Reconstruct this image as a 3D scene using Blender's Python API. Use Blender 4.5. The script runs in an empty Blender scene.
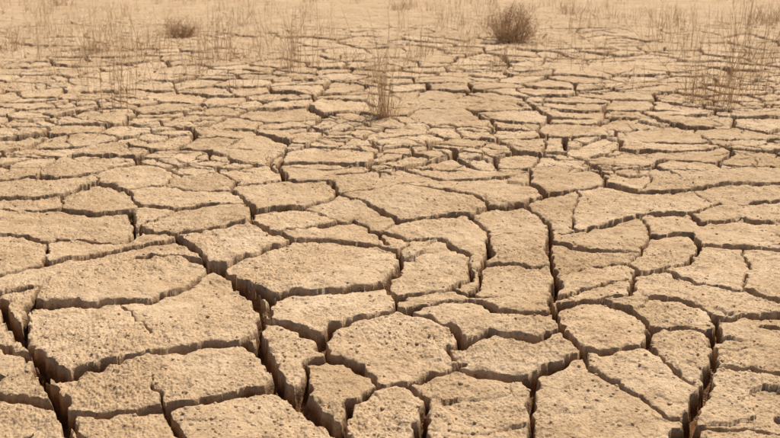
import bpy, math, random
import numpy as np
from mathutils import Vector
random.seed(7); rng=np.random.default_rng(11)
sc=bpy.context.scene
H=1.3; F=900.0; P=math.radians(17.8)
# ---------------------------------------------------------------- camera
cam=bpy.data.cameras.new("camera"); co=bpy.data.objects.new("camera",cam); sc.collection.objects.link(co)
co.location=(0,0,H); co.rotation_euler=(math.pi/2-P,0,0)
cam.sensor_width=36; cam.lens=F/780*36; cam.clip_start=0.05; cam.clip_end=6000
cam.dof.use_dof=True; cam.dof.focus_distance=3.2; cam.dof.aperture_fstop=7
sc.camera=co
def g(px,py):
    a=(px-390)/F; b=-(py-219)/F
    dy=math.cos(P)+b*math.sin(P); dz=-math.sin(P)+b*math.cos(P)
    t=H/-dz
    return (a*t,dy*t)
# ---------------------------------------------------------------- light
AZ=math.radians(30); EL=math.radians(52)
s=Vector((math.sin(AZ)*math.cos(EL),math.cos(AZ)*math.cos(EL),math.sin(EL)))
sl=bpy.data.lights.new("sun","SUN"); so=bpy.data.objects.new("sun",sl); sc.collection.objects.link(so)
sl.energy=5.0; sl.angle=math.radians(0.5); sl.color=(1,0.94,0.83)
so.rotation_euler=s.to_track_quat('Z','Y').to_euler(); so.location=(0,0,20)
w=bpy.data.worlds.new("World"); sc.world=w; w.use_nodes=True
nt=w.node_tree; bg=nt.nodes["Background"]; sky=nt.nodes.new("ShaderNodeTexSky")
sky.sky_type='NISHITA'; sky.sun_disc=False; sky.sun_elevation=EL; sky.sun_rotation=AZ; sky.dust_density=3
nt.links.new(sky.outputs[0],bg.inputs[0]); bg.inputs[1].default_value=0.08
sc.view_settings.view_transform='Standard'; sc.view_settings.look='None'; sc.view_settings.exposure=0
# ---------------------------------------------------------------- noise
perm=rng.permutation(256).astype(np.int32); perm=np.concatenate([perm,perm])
ang=rng.random(256)*2*np.pi; GX=np.cos(ang).astype(np.float32); GY=np.sin(ang).astype(np.float32)
def noise(x,y,sd=0):
    x=x+sd*17.31; y=y-sd*9.77
    xi=np.floor(x); yi=np.floor(y); fx=(x-xi).astype(np.float32); fy=(y-yi).astype(np.float32)
    xi=xi.astype(np.int32)&255; yi=yi.astype(np.int32)&255
    u=fx*fx*fx*(fx*(fx*6-15)+10); v=fy*fy*fy*(fy*(fy*6-15)+10)
    x1=(xi+1)&255; y1=(yi+1)&255
    def gr(a,b,dx,dy):
        h=perm[perm[a]+b]; return GX[h]*dx+GY[h]*dy
    n0=gr(xi,yi,fx,fy); n1=gr(x1,yi,fx-1,fy); n2=gr(xi,y1,fx,fy-1); n3=gr(x1,y1,fx-1,fy-1)
    a=n0+u*(n1-n0); b=n2+u*(n3-n2)
    return (a+v*(b-a))*1.4
def sstep(a,b,x):
    t=np.clip((x-a)/(b-a),0,1); return t*t*(3-2*t)
# ---------------------------------------------------------------- ground grid
ys=[1.6]
while ys[-1]<20: ys.append(ys[-1]+0.00118*ys[-1]**1.2)
nd=len(ys)
stp=ys[-1]-ys[-2]
while ys[-1]<4000:
    stp*=1.06; ys.append(ys[-1]+stp)
back=[]; yb=1.6; st=0.02
while yb>-400:
    yb-=st; st*=1.25; back.append(yb)
back=back[::-1]; r0=len(back)
ys=np.array(back+ys,dtype=np.float64)
NC=1280; UM=0.57
us=list(np.linspace(-UM,UM,NC)); st=us[1]-us[0]; ext=[]; u=UM
while u<60: st*=1.35; u+=st; ext.append(u)
us=np.array([-e for e in ext[::-1]]+us+ext); c0=len(ext)
NR=len(ys); NU=len(us)
wy=np.where(ys>1.6,ys,1.6+np.abs(ys-1.6)*0.8)
X=(wy[:,None]*us[None,:]).astype(np.float64); Y=np.repeat(ys[:,None],NU,1)
print("grid",NR,NU,NR*NU)
f40=1-0.75*sstep(3.5,7,Y)
wx=X+0.014*noise(X*6,Y*6,1)+0.015*noise(X*15,Y*15,2)+f40*0.0065*noise(X*32,Y*32,3)
wyy=Y+0.014*noise(X*6,Y*6,4)+0.015*noise(X*15,Y*15,5)+f40*0.0065*noise(X*32,Y*32,6)
wx=wx.astype(np.float32); wyy=wyy.astype(np.float32)
# ---------------------------------------------------------------- traced main cracks
L=[
(.045,[(0,300),(8,322),(25,347),(50,374),(70,376),(120,364),(165,353),(215,345),(240,342),(256,335),(262,318),(258,300),(245,288),(225,268),(210,262)]),
(.04,[(-30,340),(0,347),(25,358),(48,382),(58,400),(68,420),(72,445)]),
(.03,[(-30,392),(0,398),(35,404),(60,408)]),
(.028,[(25,345),(24,315),(32,303),(90,305),(120,303),(150,298),(185,285),(205,268),(210,262)]),
(.024,[(32,303),(38,290),(62,268),(100,262),(150,251),(185,254),(210,262)]),
(.008,[(118,303),(140,322),(152,336)]),
(.006,[(118,362),(126,350),(121,342)]),
(.035,[(66,418),(110,415),(165,408),(230,395),(270,388),(276,375),(268,355),(250,345),(240,342)]),
(.02,[(165,408),(175,425),(185,445)]),(.02,[(72,415),(85,445)]),
(.04,[(256,335),(262,350),(280,385),(305,402),(335,428),(345,445)]),
(.032,[(262,320),(290,326),(320,340),(325,355),(308,365),(302,395)]),
(.028,[(325,355),(350,358),(380,385),(360,396),(347,402),(345,425),(338,430)]),
(.025,[(270,388),(285,388)]),
(.028,[(380,385),(410,383),(425,378),(455,368),(465,362)]),(.02,[(465,362),(450,350),(460,345)]),
(.028,[(410,383),(428,400),(425,420),(420,445)]),
(.036,[(455,368),(500,375),(530,378),(532,405),(535,445)]),
(.028,[(530,378),(560,365),(582,354),(562,335),(553,318),(560,305)]),
(.025,[(460,345),(490,333),(515,338),(535,345),(555,335),(562,335)]),
(.028,[(320,340),(328,330),(360,320),(395,310),(430,318),(455,330),(460,345)]),
(.033,[(262,318),(272,300),(262,290),(235,275),(224,262),(210,262)]),
(.022,[(268,312),(272,318),(290,326)]),
(.025,[(268,300),(290,292),(320,293),(385,285),(400,270),(398,252),(370,245),(330,238),(290,240),(260,250),(224,262)]),
(.022,[(385,285),(395,300),(395,310)]),
(.018,[(398,252),(412,240),(440,238),(468,255),(472,275),(455,290),(430,292),(395,303)]),
(.028,[(455,290),(470,296),(477,288),(480,268),(490,250),(488,238)]),
(.018,[(405,312),(430,304),(470,300),(500,315),(540,320),(553,318)]),
(.018,[(470,296),(510,300),(545,312)]),(.016,[(480,264),(505,262),(530,267),(554,263)]),
(.030,[(553,318),(548,308),(556,290),(554,265),(548,250),(552,235)]),
(.026,[(560,305),(600,302),(632,298),(636,270),(628,262)]),(.02,[(628,262),(595,266),(556,275)]),
(.012,[(560,300),(590,290),(632,282)]),
(.024,[(582,354),(610,358),(645,352),(655,335),(640,322),(608,303)]),
(.028,[(655,335),(690,332),(714,337),(716,320),(690,305),(650,298),(632,298)]),
(.042,[(714,335),(712,370),(702,400),(690,422),(682,445)]),
(.018,[(645,352),(660,362),(685,385),(702,395)]),
(.012,[(582,354),(600,378),(640,398),(665,420),(690,422)]),
(.028,[(716,320),(740,318),(780,315),(820,312)]),
(.026,[(712,370),(740,372),(780,375),(820,380)]),(.02,[(690,430),(740,430),(780,436),(820,440)]),
(.022,[(632,275),(660,270),(700,285),(740,290),(780,302),(820,305)]),
(.01,[(150,380),(160,392),(165,408)]),
# mid
(.022,[(-30,278),(0,275),(20,268),(45,262),(48,240),(55,236),(100,238),(128,240),(140,228),(175,235),(210,262)]),
(.018,[(-30,295),(0,295),(15,290),(45,285),(55,274)]),(.03,[(-30,290),(0,300)]),
(.025,[(-30,212),(0,208),(35,210),(62,208),(95,212),(130,208),(135,222),(128,240)]),
(.02,[(-30,238),(0,235),(25,235),(48,240)]),(.018,[(45,262),(80,255),(130,245),(175,237)]),
(.02,[(62,208),(60,196),(85,188),(100,184),(125,190),(140,205),(130,208)]),
(.022,[(140,205),(175,210),(210,205),(240,205),(252,212),(250,225),(215,232),(190,234),(175,235)]),
(.018,[(100,184),(95,178),(120,165),(155,160),(180,168)]),
(.022,[(-30,180),(0,178),(30,175),(60,180),(95,178)]),(.018,[(-30,194),(0,196),(30,198),(60,196)]),
(.018,[(180,168),(165,185),(125,190)]),(.02,[(165,185),(200,190),(232,190),(235,180),(215,170),(180,168)]),
(.028,[(232,190),(248,205),(252,215),(300,210),(320,205),(340,195),(330,180),(285,178),(235,185)]),
(.032,[(250,225),(275,235),(290,240)]),
(.02,[(275,235),(330,225),(352,220),(380,232),(385,244)]),(.018,[(300,210),(325,217),(340,222)]),
(.018,[(380,232),(412,240)]),(.022,[(380,232),(400,222),(440,218),(470,215),(490,208),(525,205),(545,195)]),
(.022,[(470,215),(485,228),(488,238),(520,232),(552,235),(545,215),(525,205)]),
(.02,[(340,195),(365,205),(400,222)]),
(.024,[(552,235),(575,232),(605,225),(640,215),(690,215),(720,205),(780,200),(820,200)]),
(.018,[(552,240),(575,246),(600,248),(640,250),(650,235),(640,215)]),(.026,[(640,250),(628,262)]),
(.024,[(650,235),(690,232),(700,245),(740,245),(780,248),(820,250)]),(.02,[(700,245),(690,262),(660,270)]),
(.018,[(690,215),(700,225),(740,220),(780,224),(820,225)]),(.012,[(740,245),(750,265),(740,290)]),
(.016,[(340,195),(380,190),(400,185),(440,190),(480,200),(490,208)]),
(.024,[(400,185),(445,180),(410,170),(375,165),(400,160),(430,150),(425,142)]),
(.022,[(445,180),(500,178),(530,170),(545,150),(548,135)]),(.03,[(285,178),(280,165),(285,150),(290,140)]),
(.016,[(280,165),(330,168),(375,165)]),(.026,[(545,195),(530,185),(530,170)]),
(.024,[(545,195),(580,190),(605,185),(640,192),(690,190),(720,205)]),(.026,[(605,185),(600,170),(585,160),(560,160),(540,155)]),
(.014,[(575,232),(570,215),(580,190)]),(.02,[(600,170),(650,168),(700,172),(780,165),(820,165)]),
(.012,[(640,192),(650,180),(650,168)]),
(.014,[(690,190),(720,185),(780,184),(820,182)]),(.012,[(175,210),(160,218),(140,228)]),
]
E=np.full(X.shape,9.0,dtype=np.float32); W=np.full(X.shape,0.02,dtype=np.float32)
wn=(1.05+0.7*noise(X*5,Y*5,8)+0.35*noise(X*21,Y*21,9)).astype(np.float32)
wn=np.clip(wn,0.6,1.6)
for wd,pl in L:
    q=[g(*p) for p in pl]
    for k in range(len(q)-1):
        ax,ay=q[k]; bx,by=q[k+1]
        m=0.25
        i0=np.searchsorted(ys,min(ay,by)-m); i1=np.searchsorted(ys,max(ay,by)+m)
        xm0=min(ax,bx)-m; xm1=max(ax,bx)+m; ya=max(min(ay,by)-m,1.4); yb2=max(ay,by)+m
        j0=np.searchsorted(us,min(xm0/ya,xm0/yb2)); j1=np.searchsorted(us,max(xm1/ya,xm1/yb2))
        sx=wx[i0:i1,j0:j1]; sy=wyy[i0:i1,j0:j1]
        dx=bx-ax; dy=by-ay; t=np.clip(((sx-ax)*dx+(sy-ay)*dy)/(dx*dx+dy*dy+1e-9),0,1)
        d=np.hypot(sx-ax-t*dx,sy-ay-t*dy)
        ww=wd*wn[i0:i1,j0:j1]
        e=d-ww*0.5
        mm=e<E[i0:i1,j0:j1]
        E[i0:i1,j0:j1][mm]=e[mm]; W[i0:i1,j0:j1][mm]=ww[mm]
# ---------------------------------------------------------------- voronoi cracks elsewhere
h1=rng.random((512,512)).astype(np.float32); h2=rng.random((512,512)).astype(np.float32)
def voro(x,y,cell,asp,off,jit=0.9):
    x=x/(cell*asp)+off; y=y/cell+off*1.7
    xi=np.floor(x).astype(np.int32); yi=np.floor(y).astype(np.int32)
    F1=np.full(x.shape,99.,np.float32); px=np.zeros_like(F1); py=np.zeros_like(F1)
    for a in (-1,0,1):
        for b in (-1,0,1):
            cx=xi+a; cy=yi+b
            qx=cx+0.5+jit*(h1[cx&511,cy&511]-0.5)-x; qy=cy+0.5+jit*(h2[cx&511,cy&511]-0.5)-y
            d=(qx*asp)**2+qy*qy; m=d<F1
            F1=np.where(m,d,F1); px=np.where(m,qx,px); py=np.where(m,qy,py)
    ed=np.full(x.shape,99.,np.float32); px*=asp
    for a in (-2,-1,0,1,2):
        for b in (-2,-1,0,1,2):
            if abs(a)+abs(b)>3: continue
            cx=xi+a; cy=yi+b
            qx=(cx+0.5+jit*(h1[cx&511,cy&511]-0.5)-x)*asp; qy=cy+0.5+jit*(h2[cx&511,cy&511]-0.5)-y
            ddx=qx-px; ddy=qy-py; l=np.hypot(ddx,ddy)
            e=np.where(l>1e-3,((px+qx)*0.5*ddx+(py+qy)*0.5*ddy)/np.maximum(l,1e-3),99.)
            ed=np.minimum(ed,e)
    return (ed*cell).astype(np.float32)
rs=slice(r0-6,r0+nd+12)
xs=wx[rs]; yv=wyy[rs]; R=Y[rs]; U=np.abs(X[rs]/np.maximum(wy[rs][:,None],1e-3))
xx=xs+0.10*noise(xs*1.8,yv*1.8,21); yy=yv+0.10*noise(xs*1.8,yv*1.8,22)
jn=0.25*noise(X[rs]*1.5,Y[rs]*1.5,30)
outm=np.maximum(sstep(4.75,5.1,R+jn),sstep(0.45,0.48,U+0.2*jn))
outm=np.maximum(outm,sstep(2.1,2.0,R))
far=1-0.6*sstep(10,17,R+1.5*noise(X[rs]*0.5,Y[rs]*0.5,31))
e1=voro(xx,yy,0.33,1.3,40.3); n1=np.clip(1.05+1.0*noise(xs*1.1,yv*1.1,33)+0.6*noise(xs*5,yv*5,34),0.2,1.9)
w1=0.036*n1*outm*far
e2=voro(xx,yy,0.165,1.4,90.9); n2=np.clip(0.50+1.3*noise(xs*1.4,yv*1.4,35)+0.5*noise(xs*6,yv*6,36),0.0,1.5)
w2=0.020*n2*outm*far
w3=0.006*np.clip(noise(xs*1.7,yv*1.7,37)*2.2-0.1,0,1)*(1-outm)
e3=voro(xx,yy,0.15,1.2,150.2)
for e,ww,thr in ((e1,w1,.002),(e2,w2,.002),(e3,w3,.0015)):
    ee=np.where(ww>thr,e-ww*0.5,9.0); m=ee<E[rs]
    E[rs]=np.where(m,ee,E[rs]); W[rs]=np.where(m,ww,W[rs])
# ---------------------------------------------------------------- plate labels
iR=slice(r0,r0+nd,2); iC=slice(c0,c0+NC,2)
msk=(E[iR,iC]>0.002); hR,hC=msk.shape
lab=np.where(msk,0,-1).ravel().tolist(); nl=0
for st0 in range(hR*hC):
    if lab[st0]==0:
        nl+=1; stack=[st0]; lab[st0]=nl
        while stack:
            p=stack.pop(); c=p%hC
            if c>0 and lab[p-1]==0: lab[p-1]=nl; stack.append(p-1)
            if c<hC-1 and lab[p+1]==0: lab[p+1]=nl; stack.append(p+1)
            if p>=hC and lab[p-hC]==0: lab[p-hC]=nl; stack.append(p-hC)
            if p<hC*(hR-1) and lab[p+hC]==0: lab[p+hC]=nl; stack.append(p+hC)
lab=np.array(lab).reshape(hR,hC)
for _ in range(14):
    for ax,sh in ((0,1),(0,-1),(1,1),(1,-1)):
        z=lab<0; r=np.roll(lab,sh,ax); lab=np.where(z,r,lab)
lab=np.maximum(lab,0)
cnt=np.bincount(lab.ravel(),minlength=nl+1)+1e-6
cx=np.bincount(lab.ravel(),X[iR,iC].ravel(),nl+1)/cnt; cy=np.bincount(lab.ravel(),Y[iR,iC].ravel(),nl+1)/cnt
oa=rng.normal(0,0.0035,nl+1); gx=rng.normal(0,0.03,nl+1); gy=rng.normal(-0.028,0.022,nl+1)
lf=np.repeat(np.repeat(lab,2,0),2,1)[:nd,:NC]
D_=slice(r0,r0+nd); C_=slice(c0,c0+NC)
small=cnt[lf]<20
pl=oa[lf]+np.clip(gx[lf]*(X[D_,C_]-cx[lf])+gy[lf]*(Y[D_,C_]-cy[lf]),-0.010,0.010)
pl=np.where(small,0,pl)*(1-0.3*sstep(8,14,Y[D_,C_]))
plate=np.zeros(X.shape,np.float32); plate[D_,C_]=pl
tone=np.full(X.shape,0.5,np.float32); tone[D_,C_]=np.where(small,0.5,rng.random(nl+1)[lf])
# ---------------------------------------------------------------- snap grid vertices onto the crack edges (top and foot of each wall)
dcol=np.gradient(us)[None,:]*wy[:,None]; drow=np.gradient(ys)[:,None]
Eu=np.gradient(E,axis=1)/dcol; Er=np.gradient(E,axis=0)/drow - us[None,:]*Eu
g2=Eu*Eu+Er*Er+1e-6
cell=np.maximum(drow,dcol)
wwid=np.maximum(0.0065,1.15*cell)*(1+np.clip(0.5+0.9*noise(X*16,Y*16,41),0,1.2)*(Y<4.5)*np.clip(W/0.03,0,1))
lim=0.5*(np.abs(Eu)*dcol+np.abs(Er)*drow)
okz=(Y>1.6)&(Y<14)&(g2>0.15)&(g2<4)
PX=X.copy(); PY=Y.copy(); E0=E.copy()
for lev in (0.0,1.0):
    tgt=-wwid*lev; df=E0-tgt
    sn=(np.abs(df)<lim)&okz
    if lev>0: sn&=~done
    mv=-df/g2
    PX=np.where(sn,X+np.clip(mv*Eu,-0.55*dcol,0.55*dcol),PX); PY=np.where(sn,Y+np.clip(mv*Er,-0.55*drow,0.55*drow),PY)
    E=np.where(sn,tgt,E).astype(np.float32)
    done=sn
# ---------------------------------------------------------------- height
D=np.clip(2.4*W+0.012,0,0.090)*(0.85+0.35*noise(X*7,Y*7,40))
D=D*np.where(W<0.008,0.5,1)
wall=np.clip(-E/wwid,0,1)
Ep=np.maximum(E,0)
lip=0.004*np.clip(noise(X*2.2,Y*2.2,44)*2,-.3,1)
rnd=0.006*np.exp(-Ep/0.006)*np.clip(W/0.012,0,1)*np.clip(0.5+1.2*noise(X*22,Y*22,45),0,1.5)-lip*np.exp(-Ep/0.05)*np.clip(W/0.02,0,1)
n_a=noise(X*9,Y*9,50); n_b=noise(X*24,Y*24,51); n_c=noise(X*60,Y*60,52); n_d=noise(X*130,Y*130,53)
rough=np.clip(0.85+1.2*noise(X*2.6,Y*2.6,54),0.3,1.6)
edge_fade=0.35+0.65*sstep(0,0.012,Ep)
tex=0.006*n_a+rough*(0.0038*n_b+edge_fade*(0.0030*n_c*(Y<12)+0.0036*n_d*(Y<7)))
flk=sstep(0.02,0.10,noise(X*13,Y*13,58)+0.35*noise(X*45,Y*45,59))*0.0035*(Y<8)
top=plate+tex-rnd+flk+0.02*noise(X*1.3,Y*1.3,56)
base=plate+0.006*n_a+0.02*noise(X*1.3,Y*1.3,56)
floor=base-D-0.5*np.clip(-E-wwid,0,0.03)+0.006*noise(X*16,Y*16,57)
mid=4*wall*(1-wall)*0.012*noise(X*20,Y*20,63)*(Y<4.5)
Z=top*(1-wall)+floor*wall+mid
Z=np.where((Y>25)|(Y<0.5),0.25*noise(X*0.03,Y*0.03,60)*sstep(25,120,Y),Z)
Z=Z.astype(np.float32)
# ---------------------------------------------------------------- mesh
def fastmesh(name,V,Fq,k):
    me=bpy.data.meshes.new(name)
    me.vertices.add(len(V)); me.vertices.foreach_set("co",np.asarray(V,np.float32).ravel())
    n=len(Fq); me.loops.add(n*k); me.loops.foreach_set("vertex_index",np.asarray(Fq,np.int32).ravel())
    me.polygons.add(n); me.polygons.foreach_set("loop_start",np.arange(0,n*k,k,dtype=np.int32))
    me.update(calc_edges=True); me.validate()
    ob=bpy.data.objects.new(name,me); sc.collection.objects.link(ob); return ob
V=np.stack([PX,PY,Z],-1).reshape(-1,3)
I=np.arange(NR*NU).reshape(NR,NU)
Q=np.stack([I[:-1,:-1],I[:-1,1:],I[1:,1:],I[1:,:-1]],-1).reshape(-1,4)
gr=fastmesh("cracked_mud_ground",V,Q,4)
gr.data.polygons.foreach_set("use_smooth",np.ones(len(Q),bool))
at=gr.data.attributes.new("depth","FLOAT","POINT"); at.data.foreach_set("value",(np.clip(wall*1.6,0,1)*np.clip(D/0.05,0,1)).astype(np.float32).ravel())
at=gr.data.attributes.new("tone","FLOAT","POINT"); at.data.foreach_set("value",tone.ravel())
# ---------------------------------------------------------------- materials
def mat(name):
    m=bpy.data.materials.new(name); m.use_nodes=True; n=m.node_tree
    b=n.nodes["Principled BSDF"]; b.inputs["Roughness"].default_value=0.95
    b.inputs["Specular IOR Level"].default_value=0.15
    return m,n,b
m,n,b=mat("dry_mud")
N=n.nodes.new; K=n.links.new
tc=N("ShaderNodeTexCoord")
def nz(sc_,det,ro=0.6):
    t=N("ShaderNodeTexNoise"); t.inputs["Scale"].default_value=sc_; t.inputs["Detail"].default_value=det; t.inputs["Roughness"].default_value=ro
    K(tc.outputs["Object"],t.inputs["Vector"]); return t
def ramp(src,st):
    r=N("ShaderNodeValToRGB"); e=r.color_ramp.elements
    e[0].position,e[0].color=st[0]; e[1].position,e[1].color=st[-1]
    for p_,c_ in st[1:-1]:
        x=e.new(p_); x.color=c_
    K(src,r.inputs[0]); return r
def mix(t,f,a,b_):
    x=N("ShaderNodeMix"); x.data_type='RGBA'; x.blend_type=t
    if isinstance(f,float): x.inputs[0].default_value=f
    else: K(f,x.inputs[0])
    for s_,i in ((a,6),(b_,7)):
        if isinstance(s_,tuple): x.inputs[i].default_value=s_
        else: K(s_,x.inputs[i])
    return x.outputs[2]
big=ramp(nz(2.2,3).outputs[0],[(0.3,(.54,.368,.218,1)),(0.5,(.615,.437,.27,1)),(0.72,(.68,.505,.335,1))])
fine=ramp(nz(85,3,0.85).outputs[0],[(0.3,(.50,.45,.40,1)),(0.46,(.94,.94,.93,1)),(0.72,(1.14,1.14,1.14,1))])
c=mix('MULTIPLY',1.0,big.outputs[0],fine.outputs[0])
mid_=ramp(nz(14,3,0.65).outputs[0],[(0.3,(.82,.79,.75,1)),(0.6,(1.04,1.04,1.04,1))])
c=mix('MULTIPLY',1.0,c,mid_.outputs[0])
a2=N("ShaderNodeAttribute"); a2.attribute_name="tone"
tn=ramp(a2.outputs["Fac"],[(0,(.90,.88,.85,1)),(1,(1.05,1.05,1.06,1))])
c=mix('MULTIPLY',1.0,c,tn.outputs[0])
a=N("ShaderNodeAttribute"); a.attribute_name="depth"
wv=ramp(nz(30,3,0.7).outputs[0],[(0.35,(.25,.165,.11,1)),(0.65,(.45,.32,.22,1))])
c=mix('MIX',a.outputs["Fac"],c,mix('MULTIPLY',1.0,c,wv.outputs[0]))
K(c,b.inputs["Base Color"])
b0=N("ShaderNodeBump"); b0.inputs["Distance"].default_value=0.022; K(nz(38,3,0.6).outputs[0],b0.inputs["Height"])
mr=N("ShaderNodeMapRange"); mr.inputs["To Min"].default_value=0.35; mr.inputs["To Max"].default_value=1.0; K(a.outputs["Fac"],mr.inputs["Value"]); K(mr.outputs[0],b0.inputs["Strength"])
b1=N("ShaderNodeBump"); b1.inputs["Strength"].default_value=0.9; b1.inputs["Distance"].default_value=0.006; K(nz(105,4,0.75).outputs[0],b1.inputs["Height"])
K(b0.outputs[0],b1.inputs["Normal"])
K(b1.outputs[0],b.inputs["Normal"])
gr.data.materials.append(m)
# ---------------------------------------------------------------- crumbs
def zat(x,y):
    i=int(np.clip(np.searchsorted(ys,y),1,NR-1)); j=int(np.clip(np.searchsorted(us,x/max(wy[i],.01)),1,NU-1))
    return float(Z[i,j])
t=(1+5**.5)/2
ico=np.array([(-1,t,0),(1,t,0),(-1,-t,0),(1,-t,0),(0,-1,t),(0,1,t),(0,-1,-t),(0,1,-t),(t,0,-1),(t,0,1),(-t,0,-1),(-t,0,1)])/1.9
icf=np.array([(0,11,5),(0,5,1),(0,1,7),(0,7,10),(0,10,11),(1,5,9),(5,11,4),(11,10,2),(10,7,6),(7,1,8),(3,9,4),(3,4,2),(3,2,6),(3,6,8),(3,8,9),(4,9,5),(2,4,11),(6,2,10),(8,6,7),(9,8,1)])
NCR=36000
yc=1.9+ (rng.random(NCR)**1.7)*8; xc=(rng.random(NCR)*2-1)*0.56*yc
keep=noise(xc*2.5,yc*2.5,70)+rng.random(NCR)*0.9>0.35; xc=xc[keep]; yc=yc[keep]; n_=len(xc)
ic=np.clip(np.searchsorted(ys,yc),1,NR-1); jc=np.clip(np.searchsorted(us,xc/wy[ic]),1,NU-1); zc=Z[ic,jc]
k2=(wall[ic,jc]<0.01)|(wall[ic,jc]>0.99); xc=xc[k2]; yc=yc[k2]; zc=zc[k2]; n_=len(xc)
sz=0.0012+0.006*rng.random(n_)**4.5
Vc=ico[None]*(1+0.35*(rng.random((n_,12,3))-0.5))*sz[:,None,None]*np.stack([0.8+0.5*rng.random(n_),0.8+0.5*rng.random(n_),0.5+0.4*rng.random(n_)],-1)[:,None,:]
Vc+=np.stack([xc,yc,zc],-1)[:,None,:]
Fc=(icf[None]+(np.arange(n_)*12)[:,None,None])
cr=fastmesh("mud_crumbs",Vc.reshape(-1,3),Fc.reshape(-1,3),3); cr.data.materials.append(m)
at=cr.data.attributes.new("tone","FLOAT","POINT"); at.data.foreach_set("value",np.repeat(0.6+0.4*rng.random(n_),12).astype(np.float32))
# ---------------------------------------------------------------- dry plants
def straw(name,c1,c2):
    m,n,b=mat(name); o=n.nodes.new("ShaderNodeTexCoord"); t=n.nodes.new("ShaderNodeTexNoise"); t.inputs["Scale"].default_value=25
    r=n.nodes.new("ShaderNodeValToRGB"); r.color_ramp.elements[0].position=.35; r.color_ramp.elements[1].position=.65
    r.color_ramp.elements[0].color=c1; r.color_ramp.elements[1].color=c2
    n.links.new(o.outputs["Object"],t.inputs["Vector"]); n.links.new(t.outputs[0],r.inputs[0]); n.links.new(r.outputs[0],b.inputs["Base Color"]); b.inputs["Roughness"].default_value=.8
    tr=n.nodes.new("ShaderNodeBsdfTranslucent"); n.links.new(r.outputs[0],tr.inputs["Color"])
    mx=n.nodes.new("ShaderNodeMixShader"); mx.inputs[0].default_value=.4
    n.links.new(b.outputs[0],mx.inputs[1]); n.links.new(tr.outputs[0],mx.inputs[2]); n.links.new(mx.outputs[0],n.nodes["Material Output"].inputs["Surface"])
    return m
MS=straw("dry_straw",(.56,.38,.21,1),(.92,.78,.57,1))
MB=straw("dry_twig",(.46,.29,.16,1),(.80,.58,.37,1))
class Tubes:
    def __init__(s): s.v=[]; s.f=[]
    def tube(s,pts,r0,r1):
        n=len(pts); base=len(s.v)
        for i,p in enumerate(pts):
            d=(pts[min(i+1,n-1)]-pts[max(i-1,0)]).normalized()
            a=d.orthogonal().normalized(); b_=d.cross(a); r=r0+(r1-r0)*i/(n-1)
            for k in range(3):
                th=k*2.0944; s.v.append(p+a*(r*math.cos(th))+b_*(r*math.sin(th)))
        for i in range(n-1):
            for k in range(3):
                q=base+i*3+k; q2=base+i*3+(k+1)%3
                s.f.append((q,q2,q2+3,q+3))
    def obj(s,name,mt):
        o=fastmesh(name,[tuple(p) for p in s.v],s.f,4); o.data.materials.append(mt); return o
def R_(a,b): return random.uniform(a,b)
def stem(T,p,h,lean,az,r,n=6,side=0,bend=0.3,sh=0.3):
    d=Vector((math.cos(az)*math.sin(lean),math.sin(az)*math.sin(lean),math.cos(lean)))
    pts=[p.copy()]; q=p.copy()
    cv=Vector((R_(-1,1),R_(-1,1),R_(-.6,.1)))*bend/n
    for i in range(n):
        d=(d+cv+Vector((R_(-1,1),R_(-1,1),0))*0.05).normalized(); q=q+d*(h/n); pts.append(q.copy())
    T.tube(pts,r,r*0.4)
    for _ in range(side):
        i=random.randint(max(1,n//3),n-1)
        stem(T,pts[i],h*R_(.15,sh),R_(.3,.9),R_(0,6.28),r*.6,3,0,.3)
def tuft(name,px,py,hpx,n,spread,lean,mt,r=.0016,side=2,sh=.3):
    x,y=g(px,py); z=zat(x,y)-0.01
    hm=hpx/F*y*1.03
    T=Tubes()
    for i in range(n):
        p=Vector((x+random.gauss(0,spread),y+random.gauss(0,spread),z))
        stem(T,p,hm*R_(.4,1.1),abs(random.gauss(0,lean)),R_(0,6.28),r*R_(.7,1.2),6,random.randint(0,side),sh=sh)
    return T.obj(name,mt)
tuft("dry_grass_tuft",384,116,105,26,.035,.14,MS,.0022)
tuft("dry_grass_tuft",386,118,38,36,.05,.45,MB,.0018,3)
tuft("dry_grass_tuft",378,112,70,14,.05,.2,MS,.002)
tuft("dry_grass_tuft",712,102,112,30,.13,.26,MS,.0026,3)
tuft("dry_grass_tuft",742,92,95,24,.16,.32,MS,.0024,3)
tuft("dry_grass_tuft",718,104,45,26,.14,.5,MB,.002,3)
tuft("dry_grass_tuft",698,98,65,14,.12,.3,MS,.0024,3)
tuft("dry_grass_tuft",765,60,60,26,.2,.35,MS,.0026,3)
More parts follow.
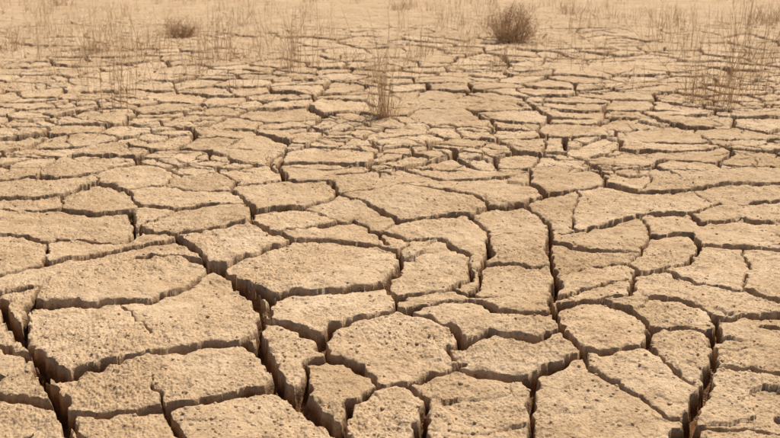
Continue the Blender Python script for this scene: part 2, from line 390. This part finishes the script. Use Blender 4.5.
for px,py,hh,k in ((128,112,75,8),(133,95,85,8),(290,72,68,18),(303,68,56,13),(280,60,50,11),(212,62,64,14),(222,50,50,15),(202,72,55,8),(150,60,50,12),(170,48,40,11),(98,52,45,17),(75,60,45,11),(60,45,40,15),(30,60,50,10),(95,90,50,8),(260,45,42,12),(330,40,40,11),(345,66,44,8),(420,60,44,8),(440,30,30,10),(470,45,32,8),(575,35,30,10),(600,60,34,8),(655,40,40,12),(672,58,44,10),(690,50,50,13),(625,85,26,6),(10,90,30,6),(175,85,36,8),(240,88,34,6),(550,60,28,6),(110,30,40,15),(40,25,34,14),(240,25,36,13),(310,22,30,12)):
    tuft("dry_grass_tuft",px,py,hh,k,.10,.2,MS if random.random()<.6 else MB,.0028,2)
for px,py,hh,k in ((182,34,14,110),(97,54,14,80),(2,50,18,70),(60,5,14,80),(765,25,16,70),(400,10,10,50),(230,58,12,50),(570,14,12,60)):
    tuft("low_dry_bush",px,py,hh*1.3,k,.13,.8,MB,.0024,3,.6)
def shrub(name,px,py,wpx,hpx,n):
    x,y=g(px,py); z=zat(x,y); sc_=y/F*1.03; Rw=wpx/2*sc_; Hh=hpx*sc_; T=Tubes()
    for i in range(n):
        th=R_(0,6.28); ph=R_(-.1,1.0)*math.pi/2; rr=R_(.5,1.0)
        tip=Vector((math.cos(th)*math.cos(ph)*Rw*rr,math.sin(th)*math.cos(ph)*Rw*rr,Hh*(.30+.60*math.sin(ph)*rr)))
        base=Vector((R_(-.14,.14),R_(-.14,.14),-.01)); pts=[]
        for k in range(6):
            f=k/5; p=base.lerp(tip,f); p+=Vector((math.cos(th),math.sin(th),0))*Rw*.3*math.sin(f*3.14)*R_(.5,1)+Vector((R_(-1,1),R_(-1,1),R_(-1,1)))*.012
            pts.append(Vector((x,y,z))+p)
        T.tube(pts,.003,.0012)
        for _ in range(7):
            p=pts[random.randint(1,5)]
            stem(T,p,R_(.05,.14),R_(.1,1.8),R_(0,6.28),.0018,3,1,.5,.6)
    return T.obj(name,MB)
shrub("dry_shrub",512,40,66,38,160)
shrub("dry_shrub",183,36,36,11,50)
# stubble field beyond
T=Tubes()
for i in range(3000):
    y=R_(10,45)if random.random()<.5 else R_(8.0,20); x=R_(-.62,.62)*y
    if noise(np.array([x*.45]),np.array([y*.45]),80)[0]+R_(-.4,.3)<0.0: continue
    z=zat(x,y)-.01; hh=R_(.06,.36)
    for k in range(random.randint(2,7)):
        stem(T,Vector((x+random.gauss(0,.05),y+random.gauss(0,.05),z)),hh*R_(.4,1.1),abs(random.gauss(0,.3)),R_(0,6.28),.0028*R_(.7,1.1),4,random.randint(0,1))
T.obj("dry_stubble",MS)
print("labels",nl,"crumbs",n_)
